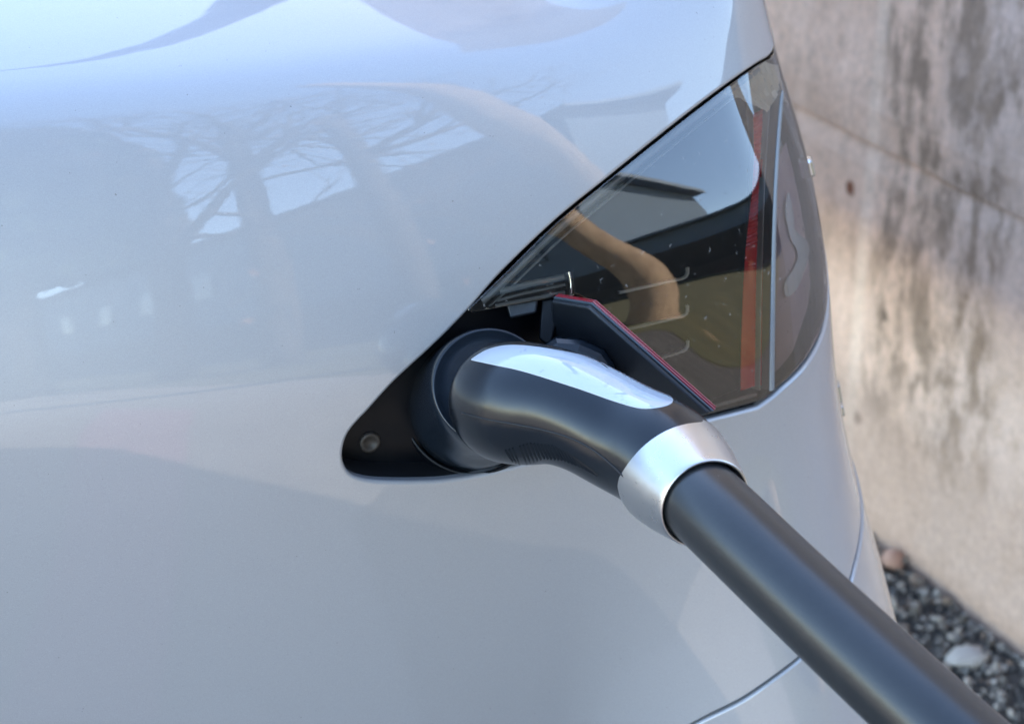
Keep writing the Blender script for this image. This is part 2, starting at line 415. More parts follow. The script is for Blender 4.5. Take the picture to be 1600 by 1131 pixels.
# ---- tail lamp
class Lens(Surf):
    sign = 1
    def P(s, q):
        v = q[:, 1] - .440; b = .15 * .008 * np.log1p(np.exp(np.clip(v / .008, -30, 30))) * np.clip((1.06 - q[:, 0]) / .05, 0, 1)
        return body.P(q) - body.normal(q) * (.0006 + b)[:, None]
lens_s = Lens(); lens_s.seed(np.arange(.7, 1.25, .006), np.arange(.2, .7, .006))
lamp = empty('tail_lamp', tuple(body.P(np.array([[1.0, .42]]))[0]), '', 'x'); del lamp['label']; del lamp['category']
lamp.parent = car; lamp.matrix_parent_inverse = Matrix.Identity(4); lamp.location = Vector(lamp.location) - car.location
def shrink_off(loop, d, surf=body):
    """move an outline (clockwise or not) sideways by d metres in the parameter plane"""
    q = np.asarray(loop); t = np.roll(q, -1, 0) - np.roll(q, 1, 0); t /= np.linalg.norm(t, axis=1)[:, None] + 1e-9
    return q + np.stack([-t[:, 1], t[:, 0]], -1) * d
top_px = [(1192, 99), (1153, 125), (1092, 171), (1031, 219), (950, 284), (869, 351), (788, 431), (733, 484)]
foot_px = [(733, 484), (736, 487), (800, 475), (886, 461)]
notch_px = [(886, 461), (900, 457), (934, 474), (1099, 648)]
bot_px = [(1099, 648), (1153, 634), (1190, 624)]
bot2_px = [(1190, 624), (1207, 610), (1230, 590)]
LH = .0005
fr = np.concatenate([px_line(lens_s, top_px), px_line(lens_s, foot_px, sp=False)[1:], px_line(lens_s, notch_px, sp=False)[1:], px_line(lens_s, bot_px, sp=False)[1:], px_line(lens_s, bot2_px)[1:]])
e2 = fr[-1]; s2 = fr[0]
rl = spline([e2, (1.045, .345), (1.086, .358), (1.137, .390), (1.238, .440), (1.395, .465)], 8)[1:]
ru = spline([(1.395, .515), (1.30, .513), (1.16, .506), (1.085, .500), s2], 8)[:-1]
lens_loop = np.concatenate([fr, rl, ru])
L = Soup(); P0, F0, N0, _ = cdt_region(lens_s, [lens_loop], .005, lambda c: inside(lens_loop, c), ((.6, 1.45), (.2, .75)))
L.add(P0, F0, N0); V, Fc, Nr = rim(lens_s, lens_loop, True, -1, .0008, .003); L.add(V, Fc, Nr)
L.make('lens', lens_mat, lamp)
# clear rim that edges the lens, seen as bright double lines
def strip(surf, line, w0, w1, h, name, m, parent, th=.0012, lab=None):
    """narrow raised strip lying along `line` between sideways offsets w0 and w1 at height h above the surface"""
    q = np.asarray(line); t = np.gradient(q, axis=0); t /= np.linalg.norm(t, axis=1)[:, None] + 1e-9; s = np.stack([-t[:, 1], t[:, 0]], -1)
    secs = []
    for ww, hh in ((w0, h - th), (w0, h), ((w0 + w1) / 2, h + .15 * abs(w1 - w0)), (w1, h), (w1, h - th)):
        secs.append(surf.P(q + s * ww) + surf.normal(q) * hh)
    V = np.stack(secs, 1).reshape(-1, 3); Fa = grid_faces(len(q), 5)
    o = make(name, V, Fa, m, parent)
    b = bmesh.new(); b.from_mesh(o.data); bmesh.ops.recalc_face_normals(b, faces=b.faces); b.to_mesh(o.data); b.free()
    return o
topl = px_line(lens_s, top_px[:-1] + [(752, 464)])
strip(lens_s, topl, .0016, .0046, -.003, 'lens_edge', lamp_clear, lamp)
strip(lens_s, topl, .0072, .0080, -.005, 'lens_edge', lamp_clear, lamp)
strip(lens_s, px_line(lens_s, [(1101, 643), (1153, 628), (1188, 618)], sp=False), -.0012, .0006, -.003, 'lens_edge', lamp_clear, lamp)
strip(lens_s, px_line(lens_s, [(775, 478), (800, 473), (884, 457)], sp=False), -.0010, .0006, -.0010, 'lens_edge', lamp_clear, lamp)
strip(lens_s, px_line(lens_s, [(780, 470), (820, 459), (886, 445)], sp=False), -.0008, .0004, -.0020, 'lens_edge', lamp_clear, lamp)
strip(lens_s, px_line(lens_s, [(785, 458), (835, 445), (886, 435)], sp=False), -.0010, .0016, -.0030, 'lens_edge', lamp_clear, lamp)
strip(lens_s, px_line(lens_s, [(893, 425), (896, 440), (897, 462)], sp=False), -.0016, .0016, -.0020, 'lens_edge', chrome, lamp)
# housing bowl behind the lens
hl = shrink_off(lens_loop, 0.0)
P0, F0, N0, _ = cdt_region(lens_s, [hl], .006, lambda c: inside(hl, c), ((.6, 1.45), (.2, .75)), h=-.020)
Hs = Soup(); Hs.add(P0, F0, N0); V, Fc, Nr = rim(lens_s, lens_loop, True, -1, .0001, .02, h=-.002); Hs.add(V, Fc, -Nr)
Hs.make('housing', lamp_black, lamp)
# smoky inner bezel in the lower field with three louvres
bez_px = spline([(905, 462), (1060, 425), (1165, 392)], 6).tolist() + [(1162, 606), (1099, 630), (940, 470)]
bz = lens_s.solve(resample(np.array(bez_px), 8), -.012)
P0, F0, N0, _ = cdt_region(lens_s, [bz], .005, lambda c: inside(bz, c), ((.8, 1.2), (.2, .6)), h=-.012)
make('bezel', P0, F0, lamp_smoke, lamp, normals=N0)
for (xa, ya, xb, yb) in ((968, 458, 1076, 435), (980, 516, 1076, 494), (1022, 564, 1076, 549)):
    l_ = lens_s.solve(resample(np.array([(xa, ya), (xb - 9, yb + 1), (xb - 3, yb - 2), (xb, yb - 8), (xb, yb - 17)], float), 3), -.0085)
    strip(lens_s, l_, -.0005, .0006, -.0085, 'louvre_edge', mat('louvre_edge_plastic', (.95, .96, .98), .2), lamp, .002)
    pl_ = lens_s.solve(resample(np.array([(xa, ya), (xb - 8, yb - 1), (xb - 1, yb - 6), (xb - 2, yb - 14), (xb - 30, yb - 12), (xa, ya)], float), 4)[:-1], -.0112)
    P0, F0, N0, _ = cdt_region(lens_s, [pl_], .004, lambda c: inside(pl_, c), ((.8, 1.2), (.2, .6)), h=-.0112)
    make('louvre', P0, F0, lamp_black, lamp, normals=N0)
# ribbed red light strip
rp = resample(spline([(1185, 172), (1186, 260), (1181, 380), (1178, 500), (1177, 602)], 8), 3)
rq = lens_s.solve(rp, -.009)
hgt = -.009; rows = []
W = .0094
for k, qq in enumerate(rq):
    row = []
    for j, ww in enumerate(np.linspace(-W, W, 7)):
        q1 = np.array([[qq[0] + ww, qq[1]]]); dz = (.00016 if k < 70 else 0) * math.cos(k * math.pi) + .0012 * math.cos(ww / W * 1.4)
        row.append((lens_s.P(q1) + lens_s.normal(q1) * (hgt + dz))[0])
    rows.append(row)
V = np.array(rows).reshape(-1, 3); make('light_guide', V, grid_faces(len(rq), 7), mat('red_light_guide', (.85, .001, .008), .35, 0, 1), lamp, smooth=False)
strip(lens_s, lens_s.solve(resample(spline([(1190, 250), (1190, 400), (1188, 500), (1187, 602)], 6), 8), -.007), -.0010, .0010, -.0065, 'light_guide_edge', mat('bright_red_edge', (.95, .004, .008), .25), lamp, .002)
# chrome reflector piece at the top corner
cp = lens_s.solve(resample(np.array([(1196, 96), (1222, 108), (1214, 150), (1200, 176), (1150, 150), (1126, 148), (1196, 96)], float), 6)[:-1], -.003)
P0, F0, N0, _ = cdt_region(lens_s, [cp], .004, lambda c: inside(cp, c), ((.8, 1.3), (.2, .8)), h=-.003)
rngn = rng.normal(0, .0007, (len(P0), 1)); make('reflector', P0 + N0 * rngn, F0, mat('warm_reflector', (.80, .70, .56), .4, .1), lamp, smooth=False)
# upright rib where the lamp turns to the rear, rear diffuser
ribq = lens_s.solve(resample(spline([(1212, 150), (1207, 220), (1202, 320), (1200, 470), (1199, 606)], 6), 8), -.004)
strip(lens_s, ribq, -.0022, .0012, .0004, 'upright_rib', mat('frosted_rib', (.20, .215, .225), .42), lamp, .010)
strip(lens_s, ribq, -.0055, -.0045, -.0045, 'upright_rib', lamp_clear, lamp, .010)
U0 = ribq[:, 0].mean() + .008
P0, F0, N0 = patch(lens_s, U0, 1.36, 40, .445, .525, 20, -.011); 
dq = np.concatenate([lens_s.solve(resample(np.array([(1213, 250), (1211, 590), (1235, 560), (1262, 480), (1272, 400), (1262, 300), (1240, 200), (1213, 250)], float), 8)[:-1], -.010)])
P0, F0, N0, _ = cdt_region(lens_s, [dq], .005, lambda c: inside(dq, c), ((.8, 1.3), (.2, .8)), h=-.010)
make('rear_diffuser', P0, F0, pink_refl, lamp, normals=N0)
rh = np.array([(1.010, .335), (1.04, .350), (1.086, .362), (1.20, .42), (1.38, .47), (1.38, .51), (1.16, .502), (1.06, .500), (1.03, .48), (1.012, .42)])
P0, F0, N0, _ = cdt_region(lens_s, [resample(np.vstack([rh, rh[:1]]), .006)[:-1]], .006, lambda c: inside(rh, c), ((.9, 1.45), (.2, .75)), h=-.0125)
make('rear_housing', P0, F0, mat('rear_housing_grey', (.48, .51, .54), .35), lamp, normals=N0)
cr_ = spline([(1232, 300), (1240, 335), (1243, 360), (1262, 378), (1263, 402), (1247, 448), (1229, 464), (1226, 442), (1240, 420), (1247, 396), (1235, 370), (1227, 330)], 4, closed=True)
cq = lens_s.solve(cr_, -.0085); P0, F0, N0, _ = cdt_region(lens_s, [cq], .004, lambda c: inside(cq, c), ((.9, 1.2), (.2, .75)), h=-.0085)
make('swirl_reflection', P0, F0, mat('pale_swirl', (.85, .88, .9), .25, .3), lamp, normals=N0)  # pale shape coloured in for the bright swirl reflected on the rear lens

# chrome badge edges that stick out past the corner
for (px_, py_, hh, out) in ((1270, 268, .011, .0), (1326, 622, .013, .0), (1330, 652, .008, .0)):
    k = np.argmin(abs(body.sp[:, 1] - py_) + 2 * abs(body.sp[:, 0] - px_)); q = body.sq[k] + [.012, 0]
    p, a, b, n = frame_at(body, q); v, f = box(p - n * .0025, (.009, hh, .008), np.stack([a, b, n], 1))
    o = make('chrome_trim', v, f, mat('dulled_chrome', (.6, .62, .65), .22, 1), car, smooth=False); bevel_mesh(o, .0015, 2)

# ---- charge door, swung open: dark inner plate and red outer lens
door = empty('charge_door', (0, 0, 0), '', 'x'); del door['label']; del door['category']; door.parent = car
door.location = Vector(at(950, 560, dl)) - car.location
A = at(864, 467, dl + .004); B = at(926, 474, dl - .012); Cc = at(1099, 655, dl - .030); D = at(1010, 668, dl + .022); E = at(850, 560, dl + .022)
pl = np.array([A, B, Cc, D, E]); cen = pl.mean(0)
u, s_v, vt = np.linalg.svd(pl - cen); nd = vt[2]; 
if nd @ (CAM - cen) < 0: nd = -nd
pl = pl - ((pl - cen) @ nd)[:, None] * nd
def slab(name, poly, n0, h0, h1, m, parent, bev=.0008, seg=2, smooth=False):
    n = len(poly); V = np.concatenate([poly + n0 * h0, poly + n0 * h1])
    F_ = [tuple(range(n)), tuple(range(n, 2 * n))[::-1]] + [(k, (k + 1) % n, n + (k + 1) % n, n + k) for k in range(n)]
    o = make(name, V, F_, m, parent, smooth=smooth); b = bmesh.new(); b.from_mesh(o.data); bmesh.ops.recalc_face_normals(b, faces=b.faces); b.to_mesh(o.data); b.free()
    if bev: bevel_mesh(o, bev, seg)
    return o
slab('inner_plate', pl, nd, 0, -.0028, door_plastic, door, .0014, 3)
ctr = pl.mean(0)
slab('edge_seal', ctr + (pl - ctr) * 1.012, nd, -.0029, -.0040, mat('blue_grey_seal', (.055, .07, .085), .3), door, .0004)
slab('red_cover', ctr + (pl - ctr) * 1.014, nd, -.0042, -.0055, red_refl, door, .0005, 3)
slab('red_cover', ctr + (pl - ctr) * 1.008, nd, -.0057, -.0068, red_refl, door, .0006, 2)

# ------------------------------------------------------------------ charging plug
class Tube(Surf):
    sign = 1; eps = .0008
    def __init__(s, pts, radii, up=(0, 0, 1), per=40):
        P = spline(np.array([at(*p) for p in pts]), per); rr = spline(np.array(radii, float).reshape(len(pts), -1), per)
        d = np.r_[0, np.cumsum(np.linalg.norm(np.diff(P, axis=0), axis=1))]; s.L = d[-1]
        s.t = np.arange(0, s.L, .0005); C = np.stack([np.interp(s.t, d, P[:, k]) for k in range(3)], -1)
        r = np.stack([np.interp(s.t, d, rr[:, k]) for k in range(rr.shape[1])], -1)
        def sm(y, sg):
            n = int(3 * sg / .0005); k = np.exp(-.5 * (np.arange(-n, n + 1) * .0005 / sg) ** 2); k /= k.sum()
            yp = np.concatenate([2 * y[0] - y[n:0:-1], y, 2 * y[-1] - y[-2:-n - 2:-1]]); return np.convolve(yp, k, 'valid')
        s.C = np.stack([sm(C[:, k], .006) for k in range(3)], -1); s.r = np.stack([sm(r[:, k], .003) for k in range(r.shape[1])], -1)
        T = np.gradient(s.C, axis=0); T /= np.linalg.norm(T, axis=1)[:, None]; s.T = T
        # frame: side axis kept perpendicular to the view so angle 90 deg faces up in the picture
        s.sign = 1
        A = np.cross(T, FWD); A /= np.linalg.norm(A, axis=1)[:, None]; s.A = -A; s.B = np.cross(T, s.A)
        qq = np.array([[s.t[-1] / 2, .0]]); 
        if s.normal(qq)[0] @ (s.P(qq)[0] - s.at_t(qq[:, 0], s.C)[0]) < 0: s.sign = -1
    def solve(s, px, h=0.0):
        q = Surf.solve(s, px, h); md = np.median(q[:, 1]); c = math.pi / 40
        q[:, 1] = (q[:, 1] - md + c) % (2 * c) - c + md; return q
    def at_t(s, t, arr): return np.stack([np.interp(t, s.t, arr[:, k]) for k in range(arr.shape[1])], -1)
    def P(s, q):
        t = np.clip(q[:, 0], 0, s.t[-1]); a = q[:, 1] * 40     # angle is scaled so that both parameters are metres-like
        C, A, B, r, T = (s.at_t(t, x) for x in (s.C, s.A, s.B, s.r, s.T))
        ra = r[:, 0]; rb = r[:, -1]
        # round cap at the head end
        cap = s.cap; k = np.clip((cap - t) / cap, 0, 1) if cap else 0 * t; sc_ = np.sqrt(np.clip(1 - k * k, 0, 1))
        return C + A * (ra * sc_ * np.cos(a))[:, None] + B * (rb * sc_ * np.sin(a))[:, None]
    cap = 0
plug = empty('charging_plug', tuple(at(1000, 700, .86)), 'black charging plug with white top inlay and silver ring on a thick grey cable', 'charging plug')
g = Tube([(765, 622, .932), (782, 626, .916), (802, 629, .902), (832, 631, .893), (870, 635, .885), (920, 654, .875), (975, 684, .865), (1034, 713, .851), (1068, 750, .840)],
         [.0270, .0282, .0290, .0285, .0268, .0254, .0252, .0256, .0246])
g.cap = .027; g.seed(np.arange(.001, g.L, .003), np.linspace(0, 2 * math.pi / 40, 90))
def tube_mesh(tb, t0, t1, nt, na):
    U, V = np.meshgrid(np.linspace(t0, t1, nt), np.linspace(0, 2 * math.pi / 40, na, endpoint=False), indexing='ij')
    q = np.stack([U.ravel(), V.ravel()], -1); return tb.P(q), grid_faces(nt, na, cv=True)
def fixn(o):
    b = bmesh.new(); b.from_mesh(o.data); bmesh.ops.recalc_face_normals(b, faces=b.faces); b.to_mesh(o.data); b.free(); return o
Vg, Fg = tube_mesh(g, 0, g.L - .001, 220, 180)
grip = fixn(make('grip', Vg, Fg, grip_plastic, plug))
# ellipsoidal thinning happens through the radii; seam groove, ribs and inlay follow below
inl = resample(np.concatenate([spline([(737, 562), (775, 570), (820, 580), (900, 605), (960, 626), (1000, 637), (1030, 636), (1048, 630), (1051, 622)], 8),
    spline([(1051, 622), (1040, 608), (1000, 585), (940, 563), (860, 546), (800, 540), (762, 547), (737, 562)], 8)[1:-1]]), 5)
iq = g.solve(inl)
g2 = Off(g, .0004); g2.sign = g.sign
isg = 1
try:
    n_test = g.normal(iq[:1])[0]; 
    if n_test @ (CAM - g.P(iq[:1])[0]) < 0: g.sign = -1
except Exception: pass
g2.sign = g.sign; g2.eps = g.eps
I = Soup(); P0, F0, N0, _ = cdt_region(g2, [iq], .002, lambda c: inside(iq, c), ((0, .2), (-.02, .17)))
I.add(P0, F0, N0); V, Fc, Nr = rim(g2, iq, True, -1, .0004, .001); I.add(V, Fc, Nr)
I.make('top_inlay', white_inlay, plug)
# parting line
def bead(surf, q, r, h, name, m, parent, seg=6):
    C = surf.P(q) + surf.normal(q) * h; T = np.gradient(C, axis=0); T /= np.linalg.norm(T, axis=1)[:, None]; n = surf.normal(q); b = np.cross(T, n)
    V = np.stack([C + n * r * math.cos(t) + b * r * math.sin(t) for t in np.linspace(0, 2 * math.pi, seg, endpoint=False)], 1).reshape(-1, 3)
    return fixn(make(name, V, grid_faces(len(q), seg, cv=True), m, parent))
pq = g.solve(resample(spline([(722, 645), (760, 655), (800, 662), (850, 672), (895, 686), (930, 705), (960, 730), (976, 746)], 8), 4))
bead(g, pq, .00045, .0001, 'parting_line', gap_black, plug)
# ribbed finger grip: short raised ridges under the handle
ridges = Soup(); xs = np.linspace(793, 926, 25)
for k, x in enumerate(xs):
    top = np.interp(x, [795, 830, 865, 900, 925], [703, 692, 696, 713, 733]); bot = np.interp(x + 7, [795, 815, 850, 880, 910, 935], [718, 727, 716, 719, 731, 744])
    if bot - top < 5: continue
    ln = resample(np.array([(x - 3, top), (x + 2, (top + bot) / 2), (x + 8, bot)], float), 3)
    q = g.solve(ln); q = q[:, :]
    C = g.P(q); n = g.normal(q); T = np.gradient(C, axis=0); T /= np.linalg.norm(T, axis=1)[:, None] + 1e-9; b = np.cross(T, n)
    if np.linalg.norm(C[-1] - C[0]) > .022: continue
    V = np.stack([C - b * .0007 - n * .0006, C + n * .0007, C + b * .0007 - n * .0006], 1).reshape(-1, 3); ridges.add(V, grid_faces(len(q), 3))
o = fixn(ridges.make('grip_ribs', grip_plastic, plug)); o['kind'] = 'stuff'
# shroud and collar round the port axis
ob = at(741, 629, .985); oc = at(767, 604, .930); ax = oc - ob; hl_ = np.linalg.norm(ax); ax = ax / hl_
prof = [(.0340, -.04), (.0340, -.004), (.0343, .004), (.0338, .012), (.0318, .026), (.0302, hl_ - .009), (.0292, hl_ - .002), (.0280, hl_ + .0006), (.0262, hl_ - .0002), (.0240, hl_ - .0012), (.0215, hl_ - .0016), (.018, hl_ - .0016), (.010, hl_ - .0016), (.001, hl_ - .0016)]
prof = spline(np.array(prof), 5)
V, Fc = lathe(ob, ax, prof, 128); fixn(make('head_shroud', V, Fc, shroud_plastic, plug))
# socket body round it in the car
V, Fc = lathe(ob - ax * .004, ax, [(.0372, -.03), (.0372, -.003), (.0366, -.0015), (.0354, -.0015), (.0350, -.004), (.0350, -.03)], 96)
fixn(make('socket_ring', V, Fc, dark_plastic, car))
# metal ring
def axis_of(p0, p1): d = p1 - p0; return d / np.linalg.norm(d), np.linalg.norm(d)
r0, r1 = at(1050, 733, .848), at(1102, 787, .818); ra_, rl_ = axis_of(r0, r1)
prof = [(.0245, .004), (.0252, .0005), (.0262, -.0002), (.0265, .0008), (.0266, .003), (.0250, rl_ * .42), (.0217, rl_ * .88), (.0207, rl_ * .985), (.0204, rl_ * 1.0), (.0197, rl_ * 1.0), (.0193, rl_ * .975), (.0191, rl_ * .6)]
pr = np.concatenate([np.array(prof[:4]), spline(prof[4:8], 6)[:-1], np.array(prof[7:])])
V, Fc = lathe(r0, ra_, pr, 128); fixn(make('collar_ring', V, Fc, ring_metal, plug))
cb = Tube([(1060, 744, .840), (1092, 778, .822), (1142, 826, .803), (1225, 906, .778), (1330, 1005, .750), (1470, 1135, .716), (1620, 1270, .69), (1800, 1440, .68), (2100, 1800, .70)],
          [.0183, .0183, .0182, .0180, .0180, .0180, .018, .018, .018])
Vc, Fc = tube_mesh(cb, 0, cb.L - .001, 200, 72); fixn(make('cable', Vc, Fc, cable_rubber, plug))
print('plug done')
# ------------------------------------------------------------------ wall, ground
g0, g1 = on_ground(1380, 862), on_ground(1600, 1032)
wd = g0 - g1; wd[2] = 0; wd /= np.linalg.norm(wd); wn = np.array([wd[1], -wd[0], 0])   # wd runs away from the camera
if wn @ (CAM - g0) < 0: wn = -wn
def on_wall(px, py):
    r = ray(px, py); t = ((g0 - CAM) @ wn) / (r @ wn); p = CAM + r * t; return (p - g0) @ wd, p[2]
print('ground', g0, g1, 'wall dir', wd, 'ledge z', [on_wall(x, y) for x, y in ((1259, 166), (1397, 240), (1595, 340), (1370, 0), (1345, 600), (1330, 295), (1600, 0))])
led = on_wall(1430, 256)[1]
stone = mat('stained_concrete', (.4, .34, .28), .9)
tc = coords(stone); mpw = N(stone, 'ShaderNodeMapping'); mpw.inputs['Rotation'].default_value = (0, 0, math.atan2(-wd[1], wd[0])); lk(stone, tc, mpw.inputs['Vector'])
aw = mpw.outputs[0]; sx = N(stone, 'ShaderNodeSeparateXYZ'); lk(stone, aw, sx.inputs[0])
def scaled(v, sc_):
    m_ = N(stone, 'ShaderNodeMapping'); m_.inputs['Scale'].default_value = sc_; lk(stone, v, m_.inputs['Vector']); return m_.outputs[0]
def math_(op, a_, b_=None, clamp=False):
    m_ = N(stone, 'ShaderNodeMath', operation=op, use_clamp=clamp)
    for s__, v__ in ((m_.inputs[0], a_), (m_.inputs[1], b_)):
        if v__ is None: continue
        if isinstance(v__, (int, float)): s__.default_value = v__
        else: lk(stone, v__, s__)
    return m_.outputs[0]
def band(v, lo, hi, soft):
    r1 = N(stone, 'ShaderNodeMapRange', interpolation_type='SMOOTHSTEP'); r1.inputs[1].default_value = lo - soft; r1.inputs[2].default_value = lo + soft; lk(stone, v, r1.inputs[0])
    r2 = N(stone, 'ShaderNodeMapRange', interpolation_type='SMOOTHSTEP'); r2.inputs[1].default_value = hi + soft; r2.inputs[2].default_value = hi - soft; lk(stone, v, r2.inputs[0])
    return math_('MULTIPLY', r1.outputs[0], r2.outputs[0])
wob = math_('ADD', sx.outputs[0], math_('MULTIPLY', math_('SUBTRACT', noise(stone, aw, 7, 4), .5), .16))
zz = math_('ADD', sx.outputs[2], math_('MULTIPLY', math_('SUBTRACT', noise(stone, aw, 9, 4), .5), .22))
base_c = ramp(stone, noise(stone, scaled(aw, (1, 1, .5)), 9, 6, .6), [(.30, (.52, .38, .29)), (.46, (.76, .56, .43)), (.66, (.88, .67, .53))])
base_c = mixc(stone, band(wob, -2, -.06, .05), base_c, (.66, .54, .47))                       # greyer, weathered stretch
soil = math_('MULTIPLY', band(wob, -.16, .065, .022), band(zz, .13, 3, .06))                    # the dark run-off stain
blot = ramp(stone, noise(stone, scaled(aw, (1, 1, .42)), 34, 7, .66), [(.42, (0, 0, 0)), (.58, (1, 1, 1))])
c2 = mixc(stone, math_('MULTIPLY', math_('MULTIPLY', soil, blot), .85), base_c, (.24, .18, .13))
blot2 = ramp(stone, noise(stone, scaled(aw, (1, 1, .6)), 26, 8, .76), [(.50, (0, 0, 0)), (.66, (1, 1, 1))])
c2 = mixc(stone, math_('MULTIPLY', blot2, .55), c2, (.42, .32, .24))
c2 = mixc(stone, math_('MULTIPLY', band(sx.outputs[0], .074, .096, .006), .6), c2, (.88, .72, .58))  # pale vertical run
c2 = mixc(stone, math_('MULTIPLY', band(sx.outputs[2], -1, .03, .02), .75), c2, (.26, .17, .11))   # foot darkened for the shadow line and dirt at the base
for (sa, sz, sr, col) in ((.121, .427, .009, (.20, .07, .03)), (.069, .15, .008, (.22, .15, .11)), (.03, .30, .006, (.2, .15, .11))):
    dx = math_('SUBTRACT', sx.outputs[0], sa); dz = math_('SUBTRACT', sx.outputs[2], sz)
    dd_ = math_('SQRT', math_('ADD', math_('MULTIPLY', dx, dx), math_('MULTIPLY', dz, dz)))
    dd_ = math_('ADD', dd_, math_('MULTIPLY', math_('SUBTRACT', noise(stone, aw, 90, 3), .5), .010))
    c2 = mixc(stone, band(dd_, -1, sr, .004), c2, col)
c2 = mixc(stone, math_('MULTIPLY', band(zz, -1, .20, .08), .75), c2, (.42, .31, .24))
c3 = mixc(stone, .28, c2, (1, .72, .58), 'MULTIPLY')
c3 = mixc(stone, .5, c3, ramp(stone, noise(stone, aw, 110, 5, .7), [(.3, (.7,) * 3), (.7, (1.3,) * 3)]), 'MULTIPLY')
lk(stone, c3, P_(stone).inputs['Base Color'])
lk(stone, bump(stone, noise(stone, coords(stone, (1, 1, .5)), 35, 8, .65), .6, .012).outputs[0], P_(stone).inputs['Normal'])
wall = empty('concrete_wall', tuple(g0), 'weathered tan and grey concrete wall with dark streaks behind the car', 'wall')
a_end = -1.0
def wallblock(name, a0, a1, z0, z1, proud, thick=.3):
    nx, nz = 60, 24; V = []; 
    for i in range(nx):
        for j in range(nz):
            a = a0 + (a1 - a0) * i / (nx - 1); z = z0 + (z1 - z0) * j / (nz - 1)
            rr = .004 * (math.sin(a * 9 + z * 5) + math.sin(a * 23 - z * 17) * .5)
            ed = 0 if 0 < j < nz - 1 and 0 < i < nx - 1 else -.004
            V.append(g0 + wd * a + wn * (proud + rr + ed) + np.array([0, 0, z]))
    Fc = grid_faces(nx, nz); n = len(V); b = len(V)
    cs = [0, nz - 1, nx * nz - 1, (nx - 1) * nz]
    V += [V[c] - wn * thick for c in cs]
    edge = [[i * nz for i in range(nx)], [i * nz + nz - 1 for i in range(nx)], list(range(nz)), [(nx - 1) * nz + j for j in range(nz)]]
    Fc.append(tuple(edge[0]) + (b + 3, b + 0)); Fc.append(tuple(edge[1]) + (b + 2, b + 1)); Fc.append(tuple(edge[2]) + (b + 1, b)); Fc.append(tuple(edge[3]) + (b + 2, b + 3))
    Fc.append((b, b + 1, b + 2, b + 3))
    return fixn(make(name, V, Fc, stone, wall, smooth=False))
wallblock('wall_course', a_end, 1.0, -.2, led - .002, .0); wallblock('wall_course', 1.006, 5, -.2, led - .002, .002)
jx = on_wall(1385, 120)[0]
wallblock('wall_course', a_end, 5, led, led + .9, .005)
wallblock('wall_course', a_end, 5, led + .905, led + 2.6, .006)
ground_m = mat('dirt', (.085, .075, .065), .95)
tc = coords(ground_m); lk(ground_m, ramp(ground_m, noise(ground_m, tc, 30, 8, .7), [(.3, (.035, .03, .027)), (.7, (.14, .125, .11))]), P_(ground_m).inputs['Base Color'])
lk(ground_m, bump(ground_m, noise(ground_m, tc, 60, 8, .7), .8, .02).outputs[0], P_(ground_m).inputs['Normal'])
make('ground', [(-60, -60, 0), (60, -60, 0), (60, 60, 0), (-60, 60, 0)], [(0, 1, 2, 3)], ground_m, kind='structure', smooth=False)
# gravel
def stone_mesh(sub=1):
    b = bmesh.new(); bmesh.ops.create_icosphere(b, subdivisions=sub, radius=1)
    for v in b.verts: v.co *= random.uniform(.72, 1.15)
    V = np.array([tuple(v.co) for v in b.verts]); F_ = [tuple(v.index for v in f.verts) for f in b.faces]; b.free(); return V, F_
prot = [stone_mesh(1) for _ in range(14)]
def rot():
    q = rng.normal(size=4); q /= np.linalg.norm(q); from mathutils import Quaternion; return np.array(Quaternion(q).to_matrix())
gm = mat('gravel_stone', (.2, .19, .18), .85)
vcol = N(gm, 'ShaderNodeVertexColor', layer_name='tone'); lk(gm, mixc(gm, .7, vcol.outputs[0], ramp(gm, noise(gm, coords(gm), 140, 5, .7), [(.3, (.6,) * 3), (.7, (1.3,) * 3)]), 'MULTIPLY'), P_(gm).inputs['Base Color'])
Gv = Soup(); cols = []
for k in range(11000):
    a = rng.uniform(-.7, .9); dd = rng.uniform(.0, .8) ** 1.3
    p = g0 + wd * a + wn * (dd + .006)
    r = rng.choice([.0035, .0055, .008, .012], p=[.40, .38, .18, .04]) * rng.uniform(.6, 1.15)
    v, f = prot[rng.integers(14)]; v = (v * [1, .8, .55] * r) @ rot().T + p + [0, 0, r * .35 + rng.uniform(0, .008)]
    Gv.add(v, f); c = random.choice([(.19, .165, .14), (.24, .205, .17), (.13, .11, .09), (.28, .24, .20), (.36, .31, .26), (.20, .14, .10), (.16, .145, .13), (.09, .075, .06)])
    cols += [(*c, 1)] * len(v)
go = Gv.make('gravel', gm, smooth=False, kind='stuff'); go['label'] = 'dark and pale gravel at the foot of the wall'; go['category'] = 'gravel'
ca = go.data.color_attributes.new('tone', 'FLOAT_COLOR', 'POINT'); ca.data.foreach_set('color', np.array(cols).ravel())
def rock(px, py, r, sc3, col, name, label):
    p = on_ground(px, py, .012); v, f = stone_mesh(2); o = make(name, (v * sc3 * r) + p, f, mat(name + '_surface', col, .8), smooth=True, label=label, cat='stone'); return o
rock(1512, 1026, .022, [1.2, .8, .36], (.34, .31, .28), 'pale_stone', 'pale flat stone lying in the dark gravel')
rock(1396, 876, .017, [.8, 1, .8], (.34, .19, .13), 'brick_fragment', 'reddish brick fragment at the foot of the wall behind the bumper')

